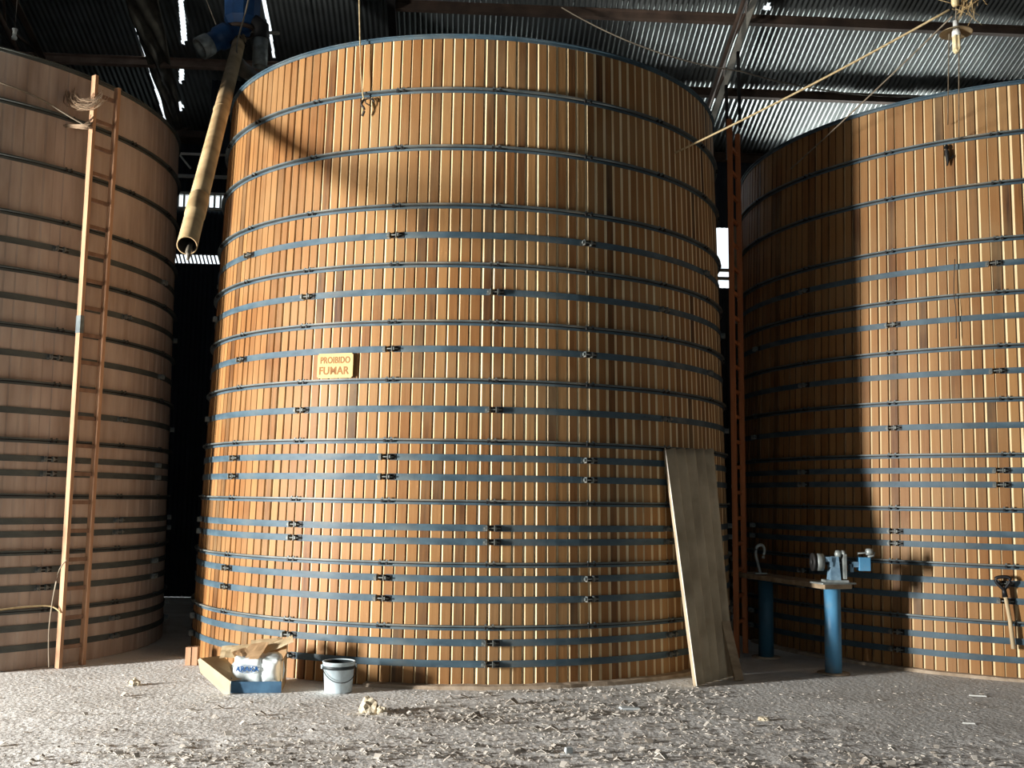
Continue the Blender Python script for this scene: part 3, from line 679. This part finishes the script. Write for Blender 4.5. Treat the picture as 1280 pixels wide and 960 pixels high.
for i in range(nu):
    for j in (0, nv): b_.faces.new((front_[j][i], back_[j][i], back_[j][i + 1], front_[j][i + 1]))
o = obj('roofing_sheet', b_, [M_SHEET, M_PALEEDGE]); origin_to(o, (bl + br) / 2)
tag(o, 'grey corrugated roofing sheet leaning on the right of the middle tank', 'roofing sheet')
b_ = bmesh.new(); beam(b_, (2.085, 9.60, 0.003), (2.005, 9.80, 0.50), 0.095, 0.022, Vector((0.45, -0.9, 0.3)))
o = obj('wood_offcut', b_, M_BENCH); origin_to(o, (2.085, 9.60, 0)); tag(o, 'short grey board leaning on the foot of the roofing sheet', 'board')

# ---------------------------------------------------------------- bench with vise
t = thing('work_bench', 'narrow work bench on two blue pipe posts before the right tank', 'bench', (2.86, 10.47, 0))
o0 = t.location.copy()
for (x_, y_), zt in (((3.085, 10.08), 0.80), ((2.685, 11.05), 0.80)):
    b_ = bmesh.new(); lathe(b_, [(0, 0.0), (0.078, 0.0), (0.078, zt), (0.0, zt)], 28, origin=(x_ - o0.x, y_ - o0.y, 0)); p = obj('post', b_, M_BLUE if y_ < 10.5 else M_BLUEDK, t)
    b_ = bmesh.new(); lathe(b_, [(0, 0.0), (0.15, 0.0), (0.15, 0.012), (0.0, 0.012)], 20, origin=(x_ - o0.x, y_ - o0.y, 0)); obj('post_foot', b_, M_DUST, p)
b_ = bmesh.new(); beam(b_, Vector((3.10, 9.93, 0.8225)) - o0, Vector((2.55, 11.5, 0.8225)) - o0, 0.30, 0.045); obj('bench_top', b_, M_BENCH, t)
b_ = bmesh.new(); Rz_ = Matrix.Rotation(rad(17.1), 3, 'Z'); box(b_, Vector((3.07, 10.0, 0.845)) - o0 + Vector((0, 0, 0.0075)), (0.36, 0.22, 0.015), Rz_); obj('end_plate', b_, M_GREYM, t)
vz = thing('bench_vise', 'worn grey-blue pipe vise on the near end of the narrow bench', 'vise', (3.07, 10.0, 0.86))
def vpart(name, m, f, par=None):
    b_ = bmesh.new(); f(b_); return obj(name, b_, m, par or vz)
XA = Matrix.Rotation(pi / 2, 3, 'Y'); YA = Matrix.Rotation(pi / 2, 3, 'X')
vpart('base_plate', M_GREYM, lambda b: box(b, (0.02, 0, 0.011), (0.22, 0.14, 0.022)))
def f(b):
    box(b, (0.01, 0, 0.13), (0.10, 0.12, 0.22), None, 0, 0.72)
ped = vpart('pedestal', M_VBLUE, f)
vpart('cheek_plate', M_GREYM, lambda b: (box(b, (0.095, -0.02, 0.15), (0.026, 0.13, 0.23)), lathe(b, [(0, -.013), (0.04, -.013), (0.04, .013), (0, .013)], 18, origin=(0.095, -.02, 0.26), ax=XA)))
vpart('spindle', M_DARK, lambda b: tube(b, [(-0.16, 0, 0.19), (0.3, 0, 0.17)], 0.022, 12))
vpart('top_knob', M_GREYM, lambda b: lathe(b, [(0, .30), (0.025, .295), (0.035, .265), (0.03, .235), (0, .235)], 16, origin=(0.055, 0, 0)))
vpart('end_drum', M_GREYM, lambda b: lathe(b, [(0, -.045), (0.078, -.045), (0.082, -.035), (0.082, .02), (0.05, .03), (0, .03)], 26, origin=(-0.115, 0, 0.185), ax=XA))
vpart('hand_wheel', M_DARK, lambda b: lathe(b, [(0.03, -.01), (0.085, -.012), (0.085, .012), (0.03, .01)], 24, origin=(-0.185, 0, 0.185), ax=XA, close=True))
vpart('clamp_block', M_VBLUE, lambda b: (box(b, (-0.055, -0.02, 0.215), (0.055, 0.09, 0.045)), box(b, (-0.03, -0.02, 0.17), (0.03, 0.08, 0.05))))
vpart('jaw_arm', M_VBLUE, lambda b: (box(b, (0.165, -0.02, 0.135), (0.03, 0.07, 0.075)), box(b, (0.205, -0.02, 0.17), (0.08, 0.07, 0.05))))
vpart('jaw_block', M_BLUE, lambda b: box(b, (0.285, -0.02, 0.175), (0.10, 0.11, 0.125)))
vpart('crank_rod', M_GREYM, lambda b: (tube(b, [(0.235, -.02, 0.235), (0.235, -.02, 0.275), (0.36, -.02, 0.285)], 0.009, 8), tube(b, [(0.33, -.02, 0.24), (0.38, -.02, 0.25), (0.39, -.02, 0.29)], 0.012, 8)))
vpart('crank_knob', M_GREYM, lambda b: lathe(b, [(0, -.03), (0.03, -.03), (0.034, 0), (0.03, .03), (0, .03)], 16, origin=(0.345, -.02, 0.288), ax=XA))
b_ = bmesh.new()
tube(b_, crom([(0.03, 0, 0.0), (0.0, 0, 0.12), (-0.02, 0, 0.22), (0.0, 0, 0.29), (0.05, 0, 0.30), (0.075, 0, 0.25), (0.06, 0, 0.16)], 6), 0.017, 8); box(b_, (0.03, 0, 0.006), (0.12, 0.08, 0.012))
o = obj('iron_hook', b_, M_GREYM); o.location = (2.64, 11.2, 0.845); tag(o, 'curved iron hook standing on the far end of the narrow bench', 'hook')

# ---------------------------------------------------------------- spade handle on the right tank
a = rad(-26.9)
t = thing('spade_handle', 'pale wooden spade shaft with black grip hung on the right tank', 'spade handle',
          Vector((6.2, 12.87, 0)) + ring_pts(RR(0.3) + 0.055, a), rot=(0, 0, a))
b_ = bmesh.new(); tube(b_, [(0.02, -0.01, 0.295), (0.0, -0.01, 0.55), (-0.035, -0.01, 0.80)], [0.021, 0.019, 0.018], 10); obj('shaft', b_, M_SHAFT, t)
b_ = bmesh.new(); tube(b_, [(-0.032, -0.01, 0.76), (-0.045, -0.01, 0.85)], [0.024, 0.02], 10)
tube(b_, crom([(-0.045, -.01, 0.83), (-0.10, -.01, 0.89), (-0.105, -.01, 0.93), (-0.05, -.01, 0.945), (0.005, -.01, 0.94), (0.01, -.01, 0.90), (-0.04, -.01, 0.83)], 5), 0.016, 8); obj('grip', b_, M_BLACK, t)

# ---------------------------------------------------------------- bucket
t = thing('plastic_bucket', 'white plastic bucket with dark rim band at the foot of the middle tank', 'bucket', (-1.395, 8.80, 0), rot=(0, 0, rad(20)))
b_ = bmesh.new(); lathe(b_, [(0.0, 0.0), (0.108, 0.0), (0.112, 0.006), (0.124, 0.185), (0.127, 0.185), (0.127, 0.194), (0.131, 0.194), (0.131, 0.236), (0.134, 0.238), (0.134, 0.246), (0.126, 0.246), (0.120, 0.18), (0.106, 0.01), (0.0, 0.01)], 40); obj('pail_body', b_, M_PAIL, t)
b_ = bmesh.new(); lathe(b_, [(0.1315, 0.188), (0.1335, 0.19), (0.1345, 0.212), (0.1325, 0.214)], 40, close=True); obj('rim_band', b_, M_PAILD, t)
b_ = bmesh.new(); lathe(b_, [(0.0, 0.10), (0.1155, 0.10), (0.1155, 0.105), (0.0, 0.105)], 30, close=False); lathe(b_, [(0.1165, 0.105), (0.1235, 0.238), (0.1225, 0.238), (0.1155, 0.105)], 30, close=True); obj('dark_lining', b_, M_PAILD, t)  # dark disc and lining inside the pail
b_ = bmesh.new(); pts = []
for k in range(17):
    q = pi * k / 16; pts.append((-0.137 * cos(q), -0.137 * sin(q) * 1.0 - 0.006, 0.205 - 0.115 * sin(q)))
tube(b_, pts, 0.0035, 6); obj('bail_handle', b_, M_DARK, t)
for s in (-1, 1):
    b_ = bmesh.new(); box(b_, (s * 0.138, 0, 0.205), (0.016, 0.03, 0.03)); obj('handle_ear', b_, M_PAIL, t)

# ---------------------------------------------------------------- cardboard box with sacks
O = Vector((-2.24, 8.65, 0)); ang = math.atan2(0.05, 0.36)
t = thing('cardboard_box', 'torn cardboard box with a blue printed band left of the bucket', 'box', O, rot=(0, 0, ang))
W_, D_, H_ = 0.40, 0.47, 0.17
def panel(name, c, s, m, band=True, R=None):
    b_ = bmesh.new()
    box(b_, c, s, R, 0)
    p = obj(name, b_, m, t); return p
panel('front_panel', (W_ / 2, 0, 0.045), (W_, 0.006, 0.09), M_CARDB)
panel('side_panel', (0.0, D_ / 2, 0.06), (0.006, D_, 0.12), M_CARDB) 
panel('side_panel', (W_, D_ / 2, 0.125), (0.006, D_, 0.25), M_CARD); panel('back_panel', (W_ / 2, D_, 0.16), (W_, 0.006, 0.32), M_CARD)
panel('bottom_panel', (W_ / 2, D_ / 2, 0.004), (W_ - .01, D_ - .01, 0.006), M_CARD)
# long pale flap slanting down at the front left corner, with the fold behind it
def card(name, q, m, off):
    b_ = bmesh.new(); q = [Vector(v) for v in q]
    A = [b_.verts.new(v) for v in q]; B = [b_.verts.new(v + Vector(off)) for v in q]
    b_.faces.new(A); b_.faces.new(B[::-1]); n_ = len(q)
    for i in range(n_): b_.faces.new((A[i], A[(i + 1) % n_], B[(i + 1) % n_], B[i]))
    return obj(name, b_, m, t)
card('front_flap', [(-0.275, 0.02, 0.265), (-0.255, 0.02, 0.275), (-0.005, -0.03, 0.10), (-0.003, -0.045, 0.0), (-0.05, -0.04, 0.0), (-0.245, 0.0, 0.165)], M_CARDP, (0.002, 0.008, 0.0))
card('side_flap', [(-0.255, 0.03, 0.270), (-0.005, -0.02, 0.098), (0.10, 0.06, 0.105), (-0.10, 0.20, 0.265)], M_CARD, (0, 0, 0.005))
# sacks
def sack(name, label, c, s, seed, group=None, m=None, rot=0.0):
    b_ = bmesh.new(); bmesh.ops.create_icosphere(b_, subdivisions=4, radius=1)
    for v in b_.verts:
        n_ = noise.noise(v.co * 1.6 + Vector((seed, 0, 0))) * 0.16 + noise.noise(v.co * 4.5 + Vector((seed, 3, 0))) * 0.07
        k = Vector([math.copysign(abs(x_) ** 0.6, x_) for x_ in v.co]); v.co = Vector((k.x * s[0], k.y * s[1], k.z * s[2])) * (0.86 + n_)
    for f_ in b_.faces: f_.smooth = True
    o = obj(name, b_, m or M_SACK); o.location = c; o.rotation_euler = (0, 0, rot); return tag(o, label, 'sack', group)
ca, sa = cos(ang), sin(ang)
def bx_(x_, y_, z_): return Vector((O.x + ca * x_ - sa * y_, O.y + sa * x_ + ca * y_, z_))
s1 = sack('plastic_sack', 'crumpled white plastic sack with blue print inside the cardboard box', bx_(0.13, 0.14, 0.155), (0.17, 0.125, 0.15), 2, rot=ang)
s2 = sack('plastic_sack', 'plain white plastic sack at the right inside the cardboard box', bx_(0.295, 0.15, 0.165), (0.125, 0.135, 0.15), 8, rot=ang)
b_ = bmesh.new(); lathe(b_, [(0.070, -0.0015), (0.076, -0.0015), (0.076, 0.0015), (0.070, 0.0015)], 30, close=True, ax=YA)
for v in b_.verts: v.co.z *= 0.42
o = obj('printed_oval', b_, M_INK, s1); o.location = (-0.01, -0.112, 0.03); o.rotation_euler = (rad(-8), 0, 0)
text('lettering', 'ARAKA', 0.056, s1, (-0.01, -0.116, 0.03), (pi / 2 - rad(8), 0, 0), M_INK, off=0.001)
# cardboard sheets on top
def sheet(label, c, w_, d_, rz, rx, ry, m):
    b_ = bmesh.new(); n_ = 6; Vt = []
    for j in range(n_ + 1):
        Vt.append([b_.verts.new(((i / n_ - .5) * w_, (j / n_ - .5) * d_, 0.012 * noise.noise(Vector((i * .5 + c[0] * 9, j * .5, rz))))) for i in range(n_ + 1)])
    for j in range(n_):
        for i in range(n_): b_.faces.new((Vt[j][i], Vt[j][i + 1], Vt[j + 1][i + 1], Vt[j + 1][i]))
    r_ = bmesh.ops.solidify(b_, geom=b_.faces[:], thickness=0.005)
    o = obj('cardboard_sheet', b_, m); o.location = bx_(*c); o.rotation_euler = (rx, ry, rz); return tag(o, label, 'cardboard', 'cardboard scraps on the box')
sheet('pale cardboard scrap sticking out left of the pile on the box', (0.0, 0.20, 0.305), 0.24, 0.16, 0.1, rad(30), rad(-4), M_CARDP)
sheet('small curled cardboard scrap on the left of the box pile', (0.05, 0.15, 0.295), 0.12, 0.10, 0.5, rad(25), rad(-16), M_CARD)
sheet('brown cardboard scrap lying in the middle of the box pile', (0.16, 0.13, 0.315), 0.19, 0.20, -0.4, rad(34), rad(-6), M_CARD)
sheet('greyish cardboard scrap at the back of the box pile', (0.24, 0.30, 0.345), 0.26, 0.16, 0.15, rad(28), rad(-5), M_CARDP)
sheet('stiff cardboard scrap rising to the right at the top of the box pile', (0.31, 0.18, 0.345), 0.34, 0.10, 0.15, rad(30), rad(-22), M_CARDP)
sheet('lower dark cardboard scrap under the right end of the box pile', (0.31, 0.26, 0.31), 0.22, 0.14, 0.1, rad(12), rad(-14), M_CARD)
# wood blocks
for p_, lab, hz in (((-3.005, 10.03), 'left one of two small wood blocks standing at the base of the middle tank', 0.165), ((-2.945, 10.035), 'right one of two small wood blocks standing at the base of the middle tank', 0.168)):
    b_ = bmesh.new(); box(b_, (0, 0, hz / 2), (0.05, 0.07, hz)); o = obj('wood_block', b_, M_LADDER); o.location = (*p_, 0); tag(o, lab, 'wood block', 'wood blocks by the tank')

# ---------------------------------------------------------------- litter
rn = random.Random(21)
b_ = bmesh.new()
CL = [(-0.55, 7.9, 0.30, 0.20, 130), (0.0, 8.0, 0.5, 0.28, 260), (0.9, 8.3, 0.5, 0.28, 260), (0.2, 7.2, 0.9, 0.35, 260), (1.4, 7.8, 0.5, 0.3, 120), (-1.2, 6.7, 0.9, 0.3, 170),
      (-2.2, 8.0, 0.6, 0.3, 70), (0.2, 6.7, 1.6, 0.25, 420), (2.2, 7.0, 0.8, 0.4, 120), (-1.9, 6.5, 0.8, 0.2, 140), (0.5, 8.9, 0.7, 0.12, 90), (1.4, 9.0, 0.25, 0.12, 90), (2.3, 6.6, .9, .2, 120)]
pts = []
for cx, cy, sx, sy, n_ in CL:
    for k in range(n_): pts.append((rn.gauss(cx, sx), rn.gauss(cy, sy), 1.0))
for k in range(700): pts.append((rn.uniform(-4.2, 4.5), rn.uniform(6.2, 9.6), 0.6))
for x_, y_, k_ in pts:
    if math.hypot(x_ + 0.495, y_ - 12) < 3.08 or y_ > 9.9 or y_ < 6.0: continue
    if (-2.55 < x_ < -1.75 and 8.5 < y_) or math.hypot(x_ + 1.395, y_ - 8.8) < 0.16: continue
    L_ = min(0.10, rn.lognormvariate(-4.05, 0.6)) * k_ + 0.006; w__ = L_ * rn.uniform(0.35, 1.0); a = rn.uniform(0, 2 * pi); z_ = fh(x_, y_) + 0.002
    e = Vector((cos(a), sin(a), 0)); n_ = Vector((-sin(a), cos(a), 0)); lift = rn.uniform(0, 0.4) * L_; th = rn.uniform(0.002, 0.006); tl_ = rn.uniform(-.3, .3) * w__
    P = [Vector((x_, y_, z_)) + e * (u * L_) + n_ * (s * w__ * (1 - 0.5 * abs(u))) + ZV * (lift * (1 - 4 * u * u if k_ > .8 else 0.3) + abs(s * tl_)) for u in (-.5, 0, .5) for s in (-.5, .5)]
    lo = [b_.verts.new(p) for p in P]; hi = [b_.verts.new(p + ZV * th) for p in P]
    for i in (0, 2):
        b_.faces.new((hi[i], hi[i + 1], hi[i + 3], hi[i + 2])); b_.faces.new((lo[i + 1], lo[i], lo[i + 2], lo[i + 3]))
        b_.faces.new((lo[i], hi[i], hi[i + 2], lo[i + 2])); b_.faces.new((hi[i + 1], lo[i + 1], lo[i + 3], hi[i + 3]))
    b_.faces.new((lo[0], lo[1], hi[1], hi[0])); b_.faces.new((lo[5], lo[4], hi[4], hi[5]))
o = obj('floor_litter', b_, M_FLAKE); tag(o, 'pale shavings and crumbs scattered over the floor', 'litter', kind='stuff')
def clod(name, label, p, s, seed, m=M_CLOD):
    b_ = bmesh.new(); bmesh.ops.create_icosphere(b_, subdivisions=3, radius=1)
    for v in b_.verts:
        k = 0.8 + 0.45 * noise.noise(v.co * 1.8 + Vector((seed, 0, 0))) + 0.2 * noise.noise(v.co * 5 + Vector((0, seed, 0)))
        v.co = Vector((v.co.x * s[0], v.co.y * s[1], max(-0.3, v.co.z) * s[2])) * k
    zmin = min(v.co.z for v in b_.verts)
    for v in b_.verts: v.co.z -= zmin
    o = obj(name, b_, m); o.location = (p[0], p[1], fh(*p[:2]) - 0.004); return tag(o, label, 'clod')
clod('waste_clod', 'pale clod lying on the floor left of the cardboard box', (-3.13, 8.95), (0.055, 0.05, 0.05), 1)
clod('waste_clod', 'peaked clod on the floor in front of the bucket', (-1.03, 8.0), (0.085, 0.07, 0.10), 5)
clod('waste_clod', 'small clod touching the right of the peaked clod', (-0.93, 7.96), (0.05, 0.05, 0.05), 9)
clod('waste_clod', 'yellowish flat clod on the floor right of centre', (1.905, 7.93), (0.055, 0.04, 0.028), 14)
def chip(label, p, s, rz, m):
    b_ = bmesh.new(); box(b_, (0, 0, s[2] / 2), s, Matrix.Rotation(rz, 3, 'Z'), 0, 0.85); o = obj('paper_scrap', b_, m); o.location = (p[0], p[1], fh(*p) + 0.002); return tag(o, label, 'scrap')
chip('greenish white scrap on the floor near the bottom centre', (0.395, 6.83), (0.05, 0.03, 0.035), 0.4, M_CARDW)
chip('grey flat scrap on the floor before the leaning sheet', (0.95, 8.28), (0.16, 0.10, 0.012), 0.1, M_CARDW)
chip('white paper scrap on the floor below the spade handle', (3.98, 9.03), (0.14, 0.03, 0.01), -0.25, M_WHITE)
chip('small white scrap on the floor at lower right', (3.41, 7.9), (0.09, 0.02, 0.01), -0.2, M_WHITE)
